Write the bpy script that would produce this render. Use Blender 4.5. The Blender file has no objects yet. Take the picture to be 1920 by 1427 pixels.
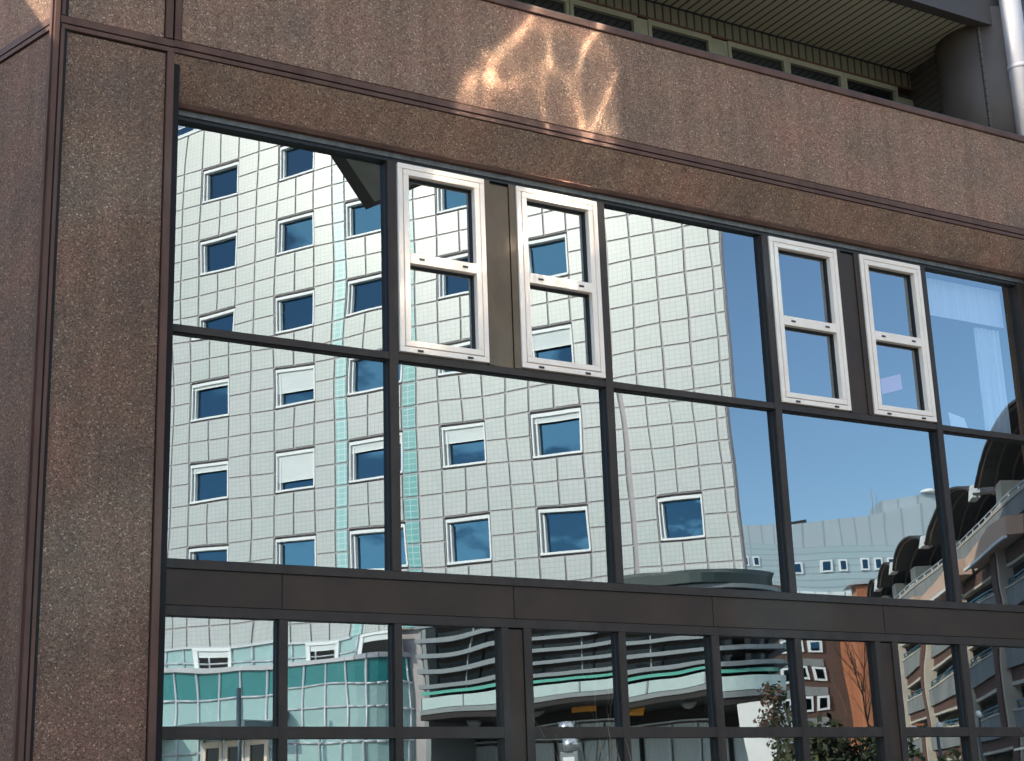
import bpy, bmesh, math, random
from mathutils import Vector, Matrix, noise
rnd = random.Random(7)
PI = math.pi
sc = bpy.context.scene
COL = sc.collection

# ------------------------------------------------------------------ camera, sky, sun, exposure
cam = bpy.data.cameras.new('camera')
co = bpy.data.objects.new('camera', cam); COL.objects.link(co)
yaw, pitch, roll, fpx = 0.539825540, 0.275652099, -0.0351189032, 2947.43
fw = Vector((math.sin(yaw)*math.cos(pitch), math.cos(yaw)*math.cos(pitch), math.sin(pitch)))
r0 = Vector((math.cos(yaw), -math.sin(yaw), 0)); u0 = r0.cross(fw)
rt = math.cos(roll)*r0 + math.sin(roll)*u0
up = -math.sin(roll)*r0 + math.cos(roll)*u0
M = Matrix((rt, up, -fw)).transposed().to_4x4(); M.translation = Vector((0, -12, 1.6))
co.matrix_world = M
cam.sensor_width = 36; cam.lens = fpx/1920*36; cam.clip_end = 3000
sc.camera = co

SUN = Vector((-0.90, 0.02, 0.43)).normalized()
world = bpy.data.worlds.new('World'); sc.world = world; world.use_nodes = True
wn, wl = world.node_tree.nodes, world.node_tree.links
sky = wn.new('ShaderNodeTexSky'); sky.sky_type = 'NISHITA'; sky.sun_disc = False
sky.sun_elevation = math.asin(SUN.z); sky.sun_rotation = math.atan2(SUN.x, SUN.y); sky.ozone_density = 4.0; sky.dust_density = 0.1; sky.air_density = 1.0
tcw = wn.new('ShaderNodeTexCoord')
mpw = wn.new('ShaderNodeMapping'); mpw.inputs['Scale'].default_value = (1, 1, 2.2); mpw.inputs['Location'].default_value = (4.1, 3.1, 1.0)
nzw = wn.new('ShaderNodeTexNoise'); nzw.inputs['Scale'].default_value = 6.5; nzw.inputs['Detail'].default_value = 8; nzw.inputs['Roughness'].default_value = 0.55
rpw = wn.new('ShaderNodeValToRGB'); rpw.color_ramp.elements[0].position = 0.50; rpw.color_ramp.elements[1].position = 0.70
rpw.color_ramp.elements[1].color = (0.85, 0.85, 0.85, 1)
mxw = wn.new('ShaderNodeMixRGB'); mxw.blend_type = 'ADD'; mxw.use_clamp = False; mxw.inputs[2].default_value = (11, 11, 11, 1)
bgw = wn['Background']; bgw.inputs[1].default_value = 0.116
wl.new(tcw.outputs['Generated'], mpw.inputs[0]); wl.new(mpw.outputs[0], nzw.inputs['Vector'])
sxw = wn.new('ShaderNodeSeparateXYZ'); wl.new(tcw.outputs['Generated'], sxw.inputs[0])
m1w = wn.new('ShaderNodeMapRange'); m1w.inputs[1].default_value = -0.25; m1w.inputs[2].default_value = 0.2; m1w.inputs[4].default_value = 11; wl.new(sxw.outputs['Y'], m1w.inputs[0])
m2w = wn.new('ShaderNodeMapRange'); m2w.inputs[1].default_value = 0.36; m2w.inputs[2].default_value = 0.52; wl.new(sxw.outputs['Z'], m2w.inputs[0])
mmw = wn.new('ShaderNodeMath'); mmw.operation = 'MAXIMUM'; wl.new(m1w.outputs[0], mmw.inputs[0]); wl.new(m2w.outputs[0], mmw.inputs[1])
muw = wn.new('ShaderNodeMath'); muw.operation = 'MULTIPLY'; wl.new(mmw.outputs[0], muw.inputs[0]); wl.new(rpw.outputs[0], muw.inputs[1])
wl.new(nzw.outputs['Fac'], rpw.inputs[0]); wl.new(muw.outputs[0], mxw.inputs[0])
wl.new(sky.outputs[0], mxw.inputs[1]); wl.new(mxw.outputs[0], bgw.inputs[0])

sl = bpy.data.lights.new('sun', 'SUN'); sl.energy = 2.4; sl.angle = math.radians(0.5); sl.color = (1.0, 0.92, 0.80)
so = bpy.data.objects.new('sun', sl); COL.objects.link(so)
so.rotation_euler = SUN.to_track_quat('Z', 'Y').to_euler(); so.location = (-40, 5, 40)

sc.view_settings.view_transform = 'Standard'; sc.view_settings.look = 'None'
sc.view_settings.exposure = 1.6; sc.view_settings.gamma = 1
sc.render.engine = 'CYCLES'
sc.cycles.max_bounces = 10; sc.cycles.glossy_bounces = 6; sc.cycles.transparent_max_bounces = 10
sc.cycles.blur_glossy = 0.15; sc.cycles.sample_clamp_indirect = 40
sc.cycles.use_guiding = True
sc.cycles.use_denoising = True
try: sc.cycles.denoiser = 'OPENIMAGEDENOISE'
except Exception: pass

# ------------------------------------------------------------------ materials
def mat(name, col=(0.5, 0.5, 0.5), rough=0.6, metal=0.0, spec=0.4):
    m = bpy.data.materials.new(name); m.use_nodes = True
    b = m.node_tree.nodes['Principled BSDF']
    b.inputs['Base Color'].default_value = (*col, 1); b.inputs['Roughness'].default_value = rough
    b.inputs['Metallic'].default_value = metal; b.inputs['Specular IOR Level'].default_value = spec
    return m
def N(m, t, **kw):
    n = m.node_tree.nodes.new(t)
    for k, v in kw.items():
        if k in n.inputs: n.inputs[k].default_value = v
        else: setattr(n, k, v)
    return n
def L(m, a, b): m.node_tree.links.new(a, b)
def bsdf(m): return m.node_tree.nodes['Principled BSDF']
def ramp(m, stops, interp='LINEAR'):
    r = N(m, 'ShaderNodeValToRGB'); cr = r.color_ramp; cr.interpolation = interp
    while len(cr.elements) < len(stops): cr.elements.new(0.5)
    for e, (p, c) in zip(cr.elements, stops): e.position = p; e.color = (*c, 1)
    return r
def weathered(name, col, rough=0.6, metal=0.0, amt=0.25, scale=3.0, spec=0.4, stretch=(1, 1, 1)):
    """a plain coloured surface with dirt and slight tone changes"""
    m = mat(name, col, rough, metal, spec)
    tc = N(m, 'ShaderNodeTexCoord'); mp = N(m, 'ShaderNodeMapping'); mp.inputs['Scale'].default_value = stretch
    nz = N(m, 'ShaderNodeTexNoise', Scale=scale, Detail=6.0, Roughness=0.6)
    L(m, tc.outputs['Object'], mp.inputs[0]); L(m, mp.outputs[0], nz.inputs['Vector'])
    lo = tuple(c*(1-amt) for c in col); hi = tuple(min(1, c*(1+amt)) for c in col)
    r = ramp(m, [(0.3, lo), (0.7, hi)])
    L(m, nz.outputs['Fac'], r.inputs[0]); L(m, r.outputs[0], bsdf(m).inputs['Base Color'])
    rr = N(m, 'ShaderNodeMapRange'); rr.inputs[3].default_value = max(0.05, rough-0.1); rr.inputs[4].default_value = min(1, rough+0.12)
    L(m, nz.outputs['Fac'], rr.inputs[0]); L(m, rr.outputs[0], bsdf(m).inputs['Roughness'])
    return m
def aggregate(name, gain=1.0, tint=(1, 1, 1)):
    """exposed-aggregate concrete: small pebbles of several colours in a brown matrix"""
    m = mat(name, (0.2, 0.16, 0.13), 0.85, 0, 0.3)
    tc = N(m, 'ShaderNodeTexCoord')
    def cells(scale, stops):
        v = N(m, 'ShaderNodeTexVoronoi', Scale=scale); L(m, tc.outputs['Object'], v.inputs['Vector'])
        s = N(m, 'ShaderNodeSeparateColor'); L(m, v.outputs['Color'], s.inputs[0])
        r = ramp(m, stops, 'CONSTANT'); L(m, s.outputs[0], r.inputs[0]); return v, r
    tint = (1.05, .86, .68)
    def c(*a): return tuple(x*gain*t for x, t in zip(a, tint))
    v1, r1 = cells(98, [(0, c(.07, .052, .042)), (0.20, c(.165, .115, .095)), (0.40, c(.20, .148, .118)), (0.58, c(.21, .125, .115)), (0.74, c(.245, .185, .135)), (0.86, c(.04, .033, .03)), (0.92, c(.40, .33, .27)), (0.985, c(.62, .56, .5))])
    v2, r2 = cells(170, [(0, c(.11, .08, .065)), (0.3, c(.185, .135, .108)), (0.6, c(.215, .145, .125)), (0.85, c(.30, .23, .17)), (0.95, c(.05, .04, .035))])
    mx = N(m, 'ShaderNodeMixRGB'); mx.inputs[0].default_value = 0.42
    L(m, r1.outputs[0], mx.inputs[1]); L(m, r2.outputs[0], mx.inputs[2])
    nz = N(m, 'ShaderNodeTexNoise', Scale=1.6, Detail=5.0); L(m, tc.outputs['Object'], nz.inputs['Vector'])
    rz = ramp(m, [(0.3, (0.80, 0.84, 0.86)), (0.5, (1.0, 0.97, 0.93)), (0.7, (1.14, 0.98, 0.97))]); L(m, nz.outputs['Fac'], rz.inputs[0])
    mu = N(m, 'ShaderNodeMixRGB', blend_type='MULTIPLY'); mu.inputs[0].default_value = 1
    L(m, mx.outputs[0], mu.inputs[1]); L(m, rz.outputs[0], mu.inputs[2])
    # rain streaks
    mp = N(m, 'ShaderNodeMapping'); mp.inputs['Scale'].default_value = (3.2, 3.2, 0.22); L(m, tc.outputs['Object'], mp.inputs[0])
    n2 = N(m, 'ShaderNodeTexNoise', Scale=2.0, Detail=5.0); L(m, mp.outputs[0], n2.inputs['Vector'])
    r3 = ramp(m, [(0.35, (0.86, 0.85, 0.84)), (0.62, (1.06, 1.06, 1.06))]); L(m, n2.outputs['Fac'], r3.inputs[0])
    m3 = N(m, 'ShaderNodeMixRGB', blend_type='MULTIPLY'); m3.inputs[0].default_value = 1
    L(m, mu.outputs[0], m3.inputs[1]); L(m, r3.outputs[0], m3.inputs[2])
    L(m, m3.outputs[0], bsdf(m).inputs['Base Color'])
    bp = N(m, 'ShaderNodeBump'); bp.inputs['Strength'].default_value = 0.7; bp.inputs['Distance'].default_value = 0.006; bp.invert = True
    L(m, v1.outputs['Distance'], bp.inputs['Height']); L(m, bp.outputs[0], bsdf(m).inputs['Normal'])
    return m
def mirror_glass(name, refl=(0.272, 0.292, 0.285), trans=(0.50, 0.53, 0.55), fac=0.72, rough=0.0):
    m = bpy.data.materials.new(name); m.use_nodes = True
    nt = m.node_tree; nt.nodes.remove(bsdf(m)); out = nt.nodes['Material Output']
    g = N(m, 'ShaderNodeBsdfGlossy'); g.inputs['Color'].default_value = (*refl, 1); g.inputs['Roughness'].default_value = rough
    t = N(m, 'ShaderNodeBsdfTransparent'); t.inputs['Color'].default_value = (*trans, 1)
    a = N(m, 'ShaderNodeAddShader'); L(m, g.outputs[0], a.inputs[0]); L(m, t.outputs[0], a.inputs[1])
    L(m, a.outputs[0], out.inputs[0]); return m
def dark_glass(name, col=(0.02, 0.025, 0.03), refl=(0.5, 0.6, 0.68), fac=0.6):
    m = bpy.data.materials.new(name); m.use_nodes = True
    b = bsdf(m); b.inputs['Base Color'].default_value = (*col, 1); b.inputs['Roughness'].default_value = 0.4; b.inputs['Specular IOR Level'].default_value = 0.05
    g = N(m, 'ShaderNodeBsdfGlossy'); g.inputs['Color'].default_value = (*refl, 1); g.inputs['Roughness'].default_value = 0.01
    x = N(m, 'ShaderNodeMixShader'); x.inputs[0].default_value = fac
    L(m, b.outputs[0], x.inputs[1]); L(m, g.outputs[0], x.inputs[2])
    L(m, x.outputs[0], m.node_tree.nodes['Material Output'].inputs[0]); return m
def tiles(name, c1, c2, mortar, w, h, gap=0.012, rough=0.35, dx=0.0, dz=0.0):
    """small glazed tiles in the local x / z plane, tone varying from panel to panel"""
    m = mat(name, c1, rough, 0, 0.5)
    tc = N(m, 'ShaderNodeTexCoord'); mp = N(m, 'ShaderNodeMapping')
    mp.inputs['Rotation'].default_value = (-PI/2, 0, 0); mp.inputs['Location'].default_value = (dx, dz, 0)
    L(m, tc.outputs['Object'], mp.inputs[0])
    b = N(m, 'ShaderNodeTexBrick'); b.offset = 0; b.squash = 1
    b.inputs['Scale'].default_value = 1; b.inputs['Brick Width'].default_value = w; b.inputs['Row Height'].default_value = h
    b.inputs['Mortar Size'].default_value = gap; b.inputs['Mortar Smooth'].default_value = 0.2
    b.inputs['Color1'].default_value = (*c1, 1); b.inputs['Color2'].default_value = (*c2, 1); b.inputs['Mortar'].default_value = (*mortar, 1)
    L(m, mp.outputs[0], b.inputs['Vector'])
    v = N(m, 'ShaderNodeTexNoise', Scale=0.35, Detail=3.0); L(m, tc.outputs['Object'], v.inputs['Vector'])
    r = ramp(m, [(0.35, (0.93, 0.97, 0.95)), (0.65, (1.0, 0.985, 1.0))]); L(m, v.outputs['Fac'], r.inputs[0])
    mu = N(m, 'ShaderNodeMixRGB', blend_type='MULTIPLY'); mu.inputs[0].default_value = 1
    L(m, b.outputs['Color'], mu.inputs[1]); L(m, r.outputs[0], mu.inputs[2]); L(m, mu.outputs[0], bsdf(m).inputs['Base Color'])
    return m
def seams(name, col, dark, w, h, gap, rough=0.5):
    m = tiles(name, col, tuple(c*0.94 for c in col), dark, w, h, gap, rough); return m

def seams_h(name, col, dark, w, h, gap, rough):
    m = seams(name, col, dark, w, h, gap, rough)
    for n in m.node_tree.nodes:
        if n.type == 'MAPPING': n.inputs['Rotation'].default_value = (0, 0, 0)
    return m
MT = {}
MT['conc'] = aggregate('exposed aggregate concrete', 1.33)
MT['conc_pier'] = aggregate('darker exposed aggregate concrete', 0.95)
MT['brown_metal'] = weathered('brown anodised metal', (0.115, 0.060, 0.042), 0.55, 0.0, 0.25, 5, 0.12, (1, 1, .3))
MT['dark_gap'] = mat('dark joint', (0.012, 0.010, 0.009), 0.9)
MT['frame'] = weathered('dark bronze frame', (0.037, 0.026, 0.019), 0.5, 0.0, 0.3, 7, 0.25, (1, 1, .4))
MT['headframe'] = weathered('grey stained frame head', (0.115, 0.112, 0.10), 0.45, 0.25, 0.35, 6, stretch=(3, 1, .3))
MT['spandrel'] = weathered('dark brown spandrel metal', (0.042, 0.025, 0.015), 0.5, 0.0, 0.25, 2.5, 0.25)
MT['mullpanel'] = weathered('bronze brushed panel', (0.075, 0.055, 0.037), 0.3, 0.6, 0.3, 3, 0.4, (1, 1, .5))
MT['cream'] = weathered('cream painted frame', (0.90, 0.735, 0.58), 0.4, 0, 0.05, 4, 0.3)
MT['groove'] = mat('grey groove', (0.16, 0.14, 0.13), 0.8)
MT['slot'] = mat('black slot', (0.02, 0.02, 0.02), 0.6)
MT['glass'] = mirror_glass('reflective solar glass')
MT['slat'] = seams('olive cladding boards', (0.17, 0.145, 0.085), (0.012, 0.010, 0.006), 0.117, 50, 0.014, 0.55)
MT['slat_soffit'] = seams_h('olive soffit boards', (0.42, 0.36, 0.23), (0.012, 0.010, 0.006), 0.117, 50, 0.014, 0.55)
MT['slatv'] = seams('brown cladding boards', (0.075, 0.058, 0.045), (0.015, 0.012, 0.01), 50, 0.10, 0.008, 0.55)
MT['olive'] = weathered('olive cream frame', (0.30, 0.27, 0.17), 0.5, 0, 0.12, 5)
MT['sun_reflector'] = mirror_glass('wavy added reflector glass', (0.96, 0.93, 0.87), (0.05, 0.05, 0.05), rough=0.05)  # glass of the added sun reflector over the canopy
MT['slate_soffit'] = weathered('grey green soffit', (0.42, 0.42, 0.34), 0.6, 0, 0.2, 2)
MT['ribglass'] = dark_glass('dark ribbon glass', (0.01, 0.012, 0.012), (0.35, 0.38, 0.4), 0.35)
MT['white_col'] = weathered('brown column', (0.10, 0.075, 0.058), 0.5, 0, 0.12, 2, 0.3)
MT['pale_pipe'] = weathered('pale strip pipe', (0.44, 0.41, 0.40), 0.4, 0, 0.08, 2)
MT['brown_dark'] = weathered('dark brown soffit paint', (0.055, 0.043, 0.036), 0.6, 0, 0.2, 2)
MT['interior'] = weathered('interior wall', (0.05, 0.048, 0.045), 0.9, 0, 0.2, 1)
MT['dark_int'] = mat('dark interior', (0.02, 0.02, 0.02), 0.9)
MT['curtain'] = weathered('white curtain', (0.80, 0.80, 0.80), 0.9, 0, 0.1, 8, stretch=(4, 1, .1))
MT['pink'] = mat('pink paper', (0.85, 0.42, 0.50), 0.8)
MT['paper'] = mat('white paper', (0.8, 0.8, 0.8), 0.8)
MT['white_tile'] = tiles('white glazed tiles', (0.545, 0.56, 0.54), (0.505, 0.53, 0.515), (0.36, 0.40, 0.385), 0.9055/5, 0.16, 0.0085, 0.3)
MT['joint'] = weathered('grey joint metal', (0.35, 0.32, 0.325), 0.5, 0.1, 0.1, 2)
MT['teal_tile'] = tiles('teal glazed tiles', (0.11, 0.38, 0.37), (0.15, 0.43, 0.42), (0.45, 0.62, 0.60), 0.9055*.3, 0.20, 0.014, 0.3)
MT['teal_light'] = tiles('light aqua tiles', (0.28, 0.54, 0.54), (0.32, 0.58, 0.58), (0.60, 0.72, 0.70), 0.9055*.3, 0.20, 0.014, 0.3)
MT['white_pvc'] = mat('white window frame', (0.80, 0.82, 0.82), 0.4)
MT['blind'] = weathered('pale roller blind', (0.70, 0.74, 0.73), 0.7, 0, 0.06, 2, stretch=(.3, 1, 6))
MT['grey_rail'] = mat('grey guide rail', (0.30, 0.33, 0.33), 0.5)
MT['twin_glass'] = dark_glass('tower window glass', (0.015, 0.02, 0.025), (0.06, 0.15, 0.22), 0.75)
MT['aqua'] = weathered('pale aqua panel', (0.33, 0.50, 0.49), 0.25, 0, 0.06, 1.5, 0.5)
MT['dteal'] = weathered('deep teal panel', (0.02, 0.20, 0.205), 0.25, 0, 0.08, 1.5, 0.5)
MT['alu'] = weathered('pale aluminium trim', (0.52, 0.55, 0.575), 0.4, 0.2, 0.06, 3)
MT['grey_trim'] = weathered('grey capping', (0.42, 0.43, 0.45), 0.45, 0.3, 0.12, 3)
MT['louvre'] = weathered('pale grey louvre', (0.18, 0.205, 0.22), 0.4, 0.2, 0.08, 2)
MT['black_glass'] = dark_glass('dark pavilion glass', (0.006, 0.006, 0.006), (0.3, 0.33, 0.36), 0.05)
MT['green_glass'] = mat('green glass strip', (0.10, 0.42, 0.34), 0.2)
MT['fascia_white'] = weathered('white fascia panel', (0.46, 0.57, 0.55), 0.3, 0, 0.05, 2)
MT['steel_grey'] = weathered('grey beam', (0.20, 0.22, 0.225), 0.5, 0.2, 0.1, 2)
MT['porch'] = mat('dark porch ceiling', (0.02, 0.016, 0.015), 0.7)
MT['roofteal'] = weathered('dark green roof metal', (0.022, 0.038, 0.036), 0.4, 0.2, 0.2, 1)
MT['door_panel'] = weathered('grey glazed door', (0.50, 0.57, 0.58), 0.3, 0, 0.1, 6, stretch=(3, 1, .3))
MT['pillar'] = weathered('white concrete pillar', (0.72, 0.72, 0.70), 0.7, 0, 0.06, 2)
MT['orange'] = weathered('orange sign board', (0.70, 0.28, 0.02), 0.6, 0, 0.15, 4)
MT['metal_clad'] = seams('pale grey metal sheets', (0.43, 0.50, 0.55), (0.30, 0.36, 0.41), 1.9, 200, 0.12, 0.5)
MT['grey_brick'] = seams('pale grey panels', (0.40, 0.50, 0.54), (0.27, 0.35, 0.39), 60, 0.75, 0.07, 0.5)
MT['brick'] = tiles('red brown brick', (0.13, 0.062, 0.043), (0.10, 0.052, 0.04), (0.13, 0.095, 0.08), 0.5, 0.16, 0.02, 0.85)
MT['orange_brick'] = tiles('orange brick', (0.40, 0.115, 0.045), (0.33, 0.095, 0.04), (0.40, 0.2, 0.12), 0.5, 0.16, 0.02, 0.85)
MT['conc_grey'] = weathered('grey concrete', (0.24, 0.25, 0.245), 0.85, 0, 0.22, 1.2, stretch=(1, 1, .25))
MT['conc_pale'] = weathered('pale rendered concrete', (0.56, 0.50, 0.42), 0.85, 0, 0.12, 0.8)
MT['park_brick'] = tiles('parking deck brick', (0.155, 0.068, 0.048), (0.12, 0.058, 0.044), (0.14, 0.1, 0.085), 0.6, 0.2, 0.02, 0.85)
MT['hood'] = weathered('dark hood metal', (0.07, 0.062, 0.058), 0.6, 0.2, 0.3, 0.8, stretch=(3, 1, 1))
MT['hood_rib'] = mat('brown hood rib', (0.20, 0.15, 0.12), 0.6)
MT['white'] = mat('white paint', (0.78, 0.80, 0.80), 0.5)
MT['salmon'] = weathered('salmon render', (0.62, 0.42, 0.32), 0.8, 0, 0.08, 1)
MT['blue_rail'] = mat('blue steel rail', (0.05, 0.20, 0.30), 0.4, 0.3)
MT['black_void'] = mat('dark deck interior', (0.012, 0.012, 0.012), 0.9)
MT['asphalt'] = weathered('asphalt', (0.055, 0.055, 0.056), 0.9, 0, 0.25, 2)
MT['paving'] = tiles('grey paving', (0.26, 0.255, 0.24), (0.23, 0.225, 0.215), (0.12, 0.12, 0.115), 0.6, 0.6, 0.012, 0.9)
MT['ground'] = weathered('ground', (0.12, 0.115, 0.10), 0.95, 0, 0.3, 0.3)
MT['bark'] = weathered('brown bark', (0.10, 0.072, 0.048), 0.9, 0, 0.3, 9)
MT['twig'] = weathered('pale brown twig', (0.26, 0.19, 0.12), 0.8, 0, 0.25, 12)
def leafmat(name, c):
    m = mat(name, c, 0.55, 0, 0.35)
    oi = N(m, 'ShaderNodeTexCoord'); v = N(m, 'ShaderNodeTexNoise', Scale=3.0, Detail=3.0); L(m, oi.outputs['Object'], v.inputs['Vector'])
    r = ramp(m, [(0.3, tuple(x*.6 for x in c)), (0.7, tuple(x*1.5 for x in c))]); L(m, v.outputs['Fac'], r.inputs[0]); L(m, r.outputs[0], bsdf(m).inputs['Base Color'])
    return m
MT['leaf'] = leafmat('dark green leaf', (0.045, 0.06, 0.03))
MT['leaf2'] = leafmat('olive leaf', (0.085, 0.09, 0.045))
MT['leaf_red'] = leafmat('rusty leaf', (0.11, 0.06, 0.04))
MT['navy'] = weathered('dark blue grey steel', (0.06, 0.085, 0.11), 0.45, 0.3, 0.1, 2)
MT['slate'] = weathered('slate canopy', (0.12, 0.17, 0.19), 0.5, 0.1, 0.1, 2)
MT['green_sign'] = mat('green sign', (0.05, 0.40, 0.28), 0.5)
MT['chrome'] = mat('brushed steel', (0.6, 0.6, 0.6), 0.25, 0.9)
MT['blue_tarp'] = weathered('blue cover', (0.03, 0.22, 0.50), 0.5, 0, 0.25, 4)
MT['lampglobe'] = mat('white lamp cap', (0.82, 0.82, 0.82), 0.35)

# ------------------------------------------------------------------ mesh building
class MB:
    def __init__(s): s.v = []; s.f = []; s.m = []; s.mats = []; s.smooth = False; s.sm = []
    def mi(s, k):
        if k not in s.mats: s.mats.append(k)
        return s.mats.index(k)
    def poly(s, pts, k, smooth=False):
        b = len(s.v); s.v += [tuple(p) for p in pts]; s.f.append(tuple(range(b, b+len(pts)))); s.m.append(s.mi(k)); s.sm.append(smooth); return s
    def box(s, x0, x1, y0, y1, z0, z1, k):
        b = len(s.v)
        s.v += [(x0,y0,z0),(x1,y0,z0),(x1,y1,z0),(x0,y1,z0),(x0,y0,z1),(x1,y0,z1),(x1,y1,z1),(x0,y1,z1)]
        for q in ((0,3,2,1),(4,5,6,7),(0,1,5,4),(1,2,6,5),(2,3,7,6),(3,0,4,7)):
            s.f.append(tuple(b+i for i in q)); s.m.append(s.mi(k)); s.sm.append(False)
        return s
    def hexa(s, lo, hi, k):
        """lo, hi: four corner points each, same winding"""
        b = len(s.v); s.v += [tuple(p) for p in lo] + [tuple(p) for p in hi]; n = len(lo)
        s.f.append(tuple(b+i for i in reversed(range(n)))); s.f.append(tuple(b+n+i for i in range(n)))
        for i in range(n): j = (i+1) % n; s.f.append((b+i, b+j, b+n+j, b+n+i))
        for _ in range(n+2): s.m.append(s.mi(k)); s.sm.append(False)
        return s
    def prism(s, prof, axis, a, c, k):
        """2-D outline extruded along an axis ('x','y','z') from a to c"""
        def P(p, t): return {'x': (t, p[0], p[1]), 'y': (p[0], t, p[1]), 'z': (p[0], p[1], t)}[axis]
        return s.hexa([P(p, a) for p in prof], [P(p, c) for p in prof], k)
    def ring(s, rings, k, closed=True, cap=True, smooth=True):
        b = len(s.v); n = len(rings[0])
        for r in rings: s.v += [tuple(p) for p in r]
        for i in range(len(rings)-1):
            for j in range(n if closed else n-1):
                q = (j+1) % n
                s.f.append((b+i*n+j, b+i*n+q, b+(i+1)*n+q, b+(i+1)*n+j)); s.m.append(s.mi(k)); s.sm.append(smooth)
        if cap and closed:
            s.f.append(tuple(b+j for j in reversed(range(n)))); s.f.append(tuple(b+(len(rings)-1)*n+j for j in range(n)))
            for _ in range(2): s.m.append(s.mi(k)); s.sm.append(False)
        return s
    def cyl(s, x, y, z0, z1, r, k, n=20, r1=None):
        r1 = r if r1 is None else r1
        return s.ring([[(x+q*math.cos(2*PI*i/n), y+q*math.sin(2*PI*i/n), z) for i in range(n)] for z, q in ((z0, r), (z1, r1))], k)
    def lathe(s, x, y, prof, k, n=16):
        return s.ring([[(x+r*math.cos(2*PI*i/n), y+r*math.sin(2*PI*i/n), z) for i in range(n)] for r, z in prof], k)
    def tube(s, pts, rad, k, n=6):
        rings = []
        for i, p in enumerate(pts):
            p = Vector(p); d = (Vector(pts[min(i+1, len(pts)-1)]) - Vector(pts[max(i-1, 0)])).normalized()
            a = d.cross(Vector((0.3, 0.2, 1)) if abs(d.z) < 0.95 else Vector((1, 0, 0))).normalized(); c = d.cross(a)
            r = rad[i] if isinstance(rad, (list, tuple)) else rad
            rings.append([p + a*r*math.cos(2*PI*j/n) + c*r*math.sin(2*PI*j/n) for j in range(n)])
        return s.ring(rings, k)
    def build(s, name, parent=None, off=(0, 0, 0), label=None, bevel=0, kind=None):
        me = bpy.data.meshes.new(name)
        ox, oy, oz = off
        me.from_pydata([(x-ox, y-oy, z-oz) for x, y, z in s.v], [], s.f)
        for k in s.mats: me.materials.append(MT[k])
        me.polygons.foreach_set('material_index', s.m); me.polygons.foreach_set('use_smooth', s.sm)
        bm = bmesh.new(); bm.from_mesh(me); bmesh.ops.recalc_face_normals(bm, faces=bm.faces); bm.to_mesh(me); bm.free()
        me.update()
        o = bpy.data.objects.new(name, me); COL.objects.link(o)
        if parent: o.parent = parent
        if bevel:
            b = o.modifiers.new('bevel', 'BEVEL'); b.width = bevel; b.segments = 2; b.limit_method = 'ANGLE'
        if label: o['label'] = label
        if kind: o['kind'] = kind
        return o
def thing(name, loc, rz, label, cat, group=None):
    o = bpy.data.objects.new(name, None); COL.objects.link(o); o.location = loc; o.rotation_euler = (0, 0, rz)
    o.empty_display_size = 0.3
    tag(o, label, cat, group); return o
def tag(o, label, cat, group=None):
    o['label'] = label; o['category'] = cat
    if group: o['group'] = group
    return o
def copy_tree(o, parent=None):
    c = o.copy(); COL.objects.link(c)
    if parent: c.parent = parent
    for ch in list(o.children): copy_tree(ch, c)
    return c

# ------------------------------------------------------------------ ground
g = MB()
def gz(x, y): return -0.02 + 1.95*min(1, max(0, (-y-6)/12.0)) if y < -6 else -0.02
xs = [-900, -120, -40, -10, 0, 10, 20, 40, 60, 120, 400, 900]; ys = [900, 120, 20, 3, 0, -2, -4, -6, -9, -12, -15, -18, -40, -120, -900]
for i in range(len(xs)-1):
    for j in range(len(ys)-1):
        q = [(xs[i], ys[j+1]), (xs[i+1], ys[j+1]), (xs[i+1], ys[j]), (xs[i], ys[j])]
        g.poly([(x, y, gz(x, y)) for x, y in q], 'ground')
g.build('ground', kind='structure')
g = MB()
for j in range(4, len(ys)-3):
    q = [(-30, ys[j+1]), (60, ys[j+1]), (60, ys[j]), (-30, ys[j])]
    g.poly([(x, y, gz(x, y)+0.012) for x, y in q], 'paving')
g.build('pavement', kind='structure')

# ------------------------------------------------------------------ the facade with mirror glass (world coordinates, outside is -y)
B0 = (8.5, 0.0, 0.0)
bld = thing('office_building', B0, 0, 'brown aggregate concrete office building with wide mirrored windows', 'building')
def part(mb, name, parent=bld, off=B0, **kw): return mb.build(name, parent, off, **kw)

FY = -0.30           # front plane of the concrete
# pier ------------------------------------------------------------
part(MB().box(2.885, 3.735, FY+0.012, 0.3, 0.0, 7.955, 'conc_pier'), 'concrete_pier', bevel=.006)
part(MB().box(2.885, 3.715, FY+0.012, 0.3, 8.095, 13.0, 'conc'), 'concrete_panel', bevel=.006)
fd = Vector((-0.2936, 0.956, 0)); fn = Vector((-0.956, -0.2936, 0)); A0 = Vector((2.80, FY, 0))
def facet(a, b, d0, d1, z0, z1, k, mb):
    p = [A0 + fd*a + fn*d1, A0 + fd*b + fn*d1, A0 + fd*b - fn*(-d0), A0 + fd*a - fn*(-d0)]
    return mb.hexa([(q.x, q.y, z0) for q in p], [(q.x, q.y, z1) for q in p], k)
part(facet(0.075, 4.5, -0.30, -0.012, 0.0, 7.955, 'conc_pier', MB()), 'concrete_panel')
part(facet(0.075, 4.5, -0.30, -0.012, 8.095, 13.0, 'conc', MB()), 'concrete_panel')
t = MB()       # corner trims, joints and strips of brown metal
facet(0.03, 0.062, -0.1, 0.012, 0, 13, 'brown_metal', t)
part(t, 'metal_trim')
t = MB(); t.prism([(2.80, FY-0.004), (2.835, FY-0.014), (2.835, FY+0.2), (2.775, FY+0.17)], 'z', 0, 13, 'brown_metal')
part(t, 'corner_trim')
t = MB().box(2.85, 2.878, FY-0.012, FY+0.2, 0, 7.965, 'brown_metal').box(2.85, 2.878, FY-0.012, FY+0.2, 8.09, 13, 'brown_metal'); part(t, 'metal_trim')
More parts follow.
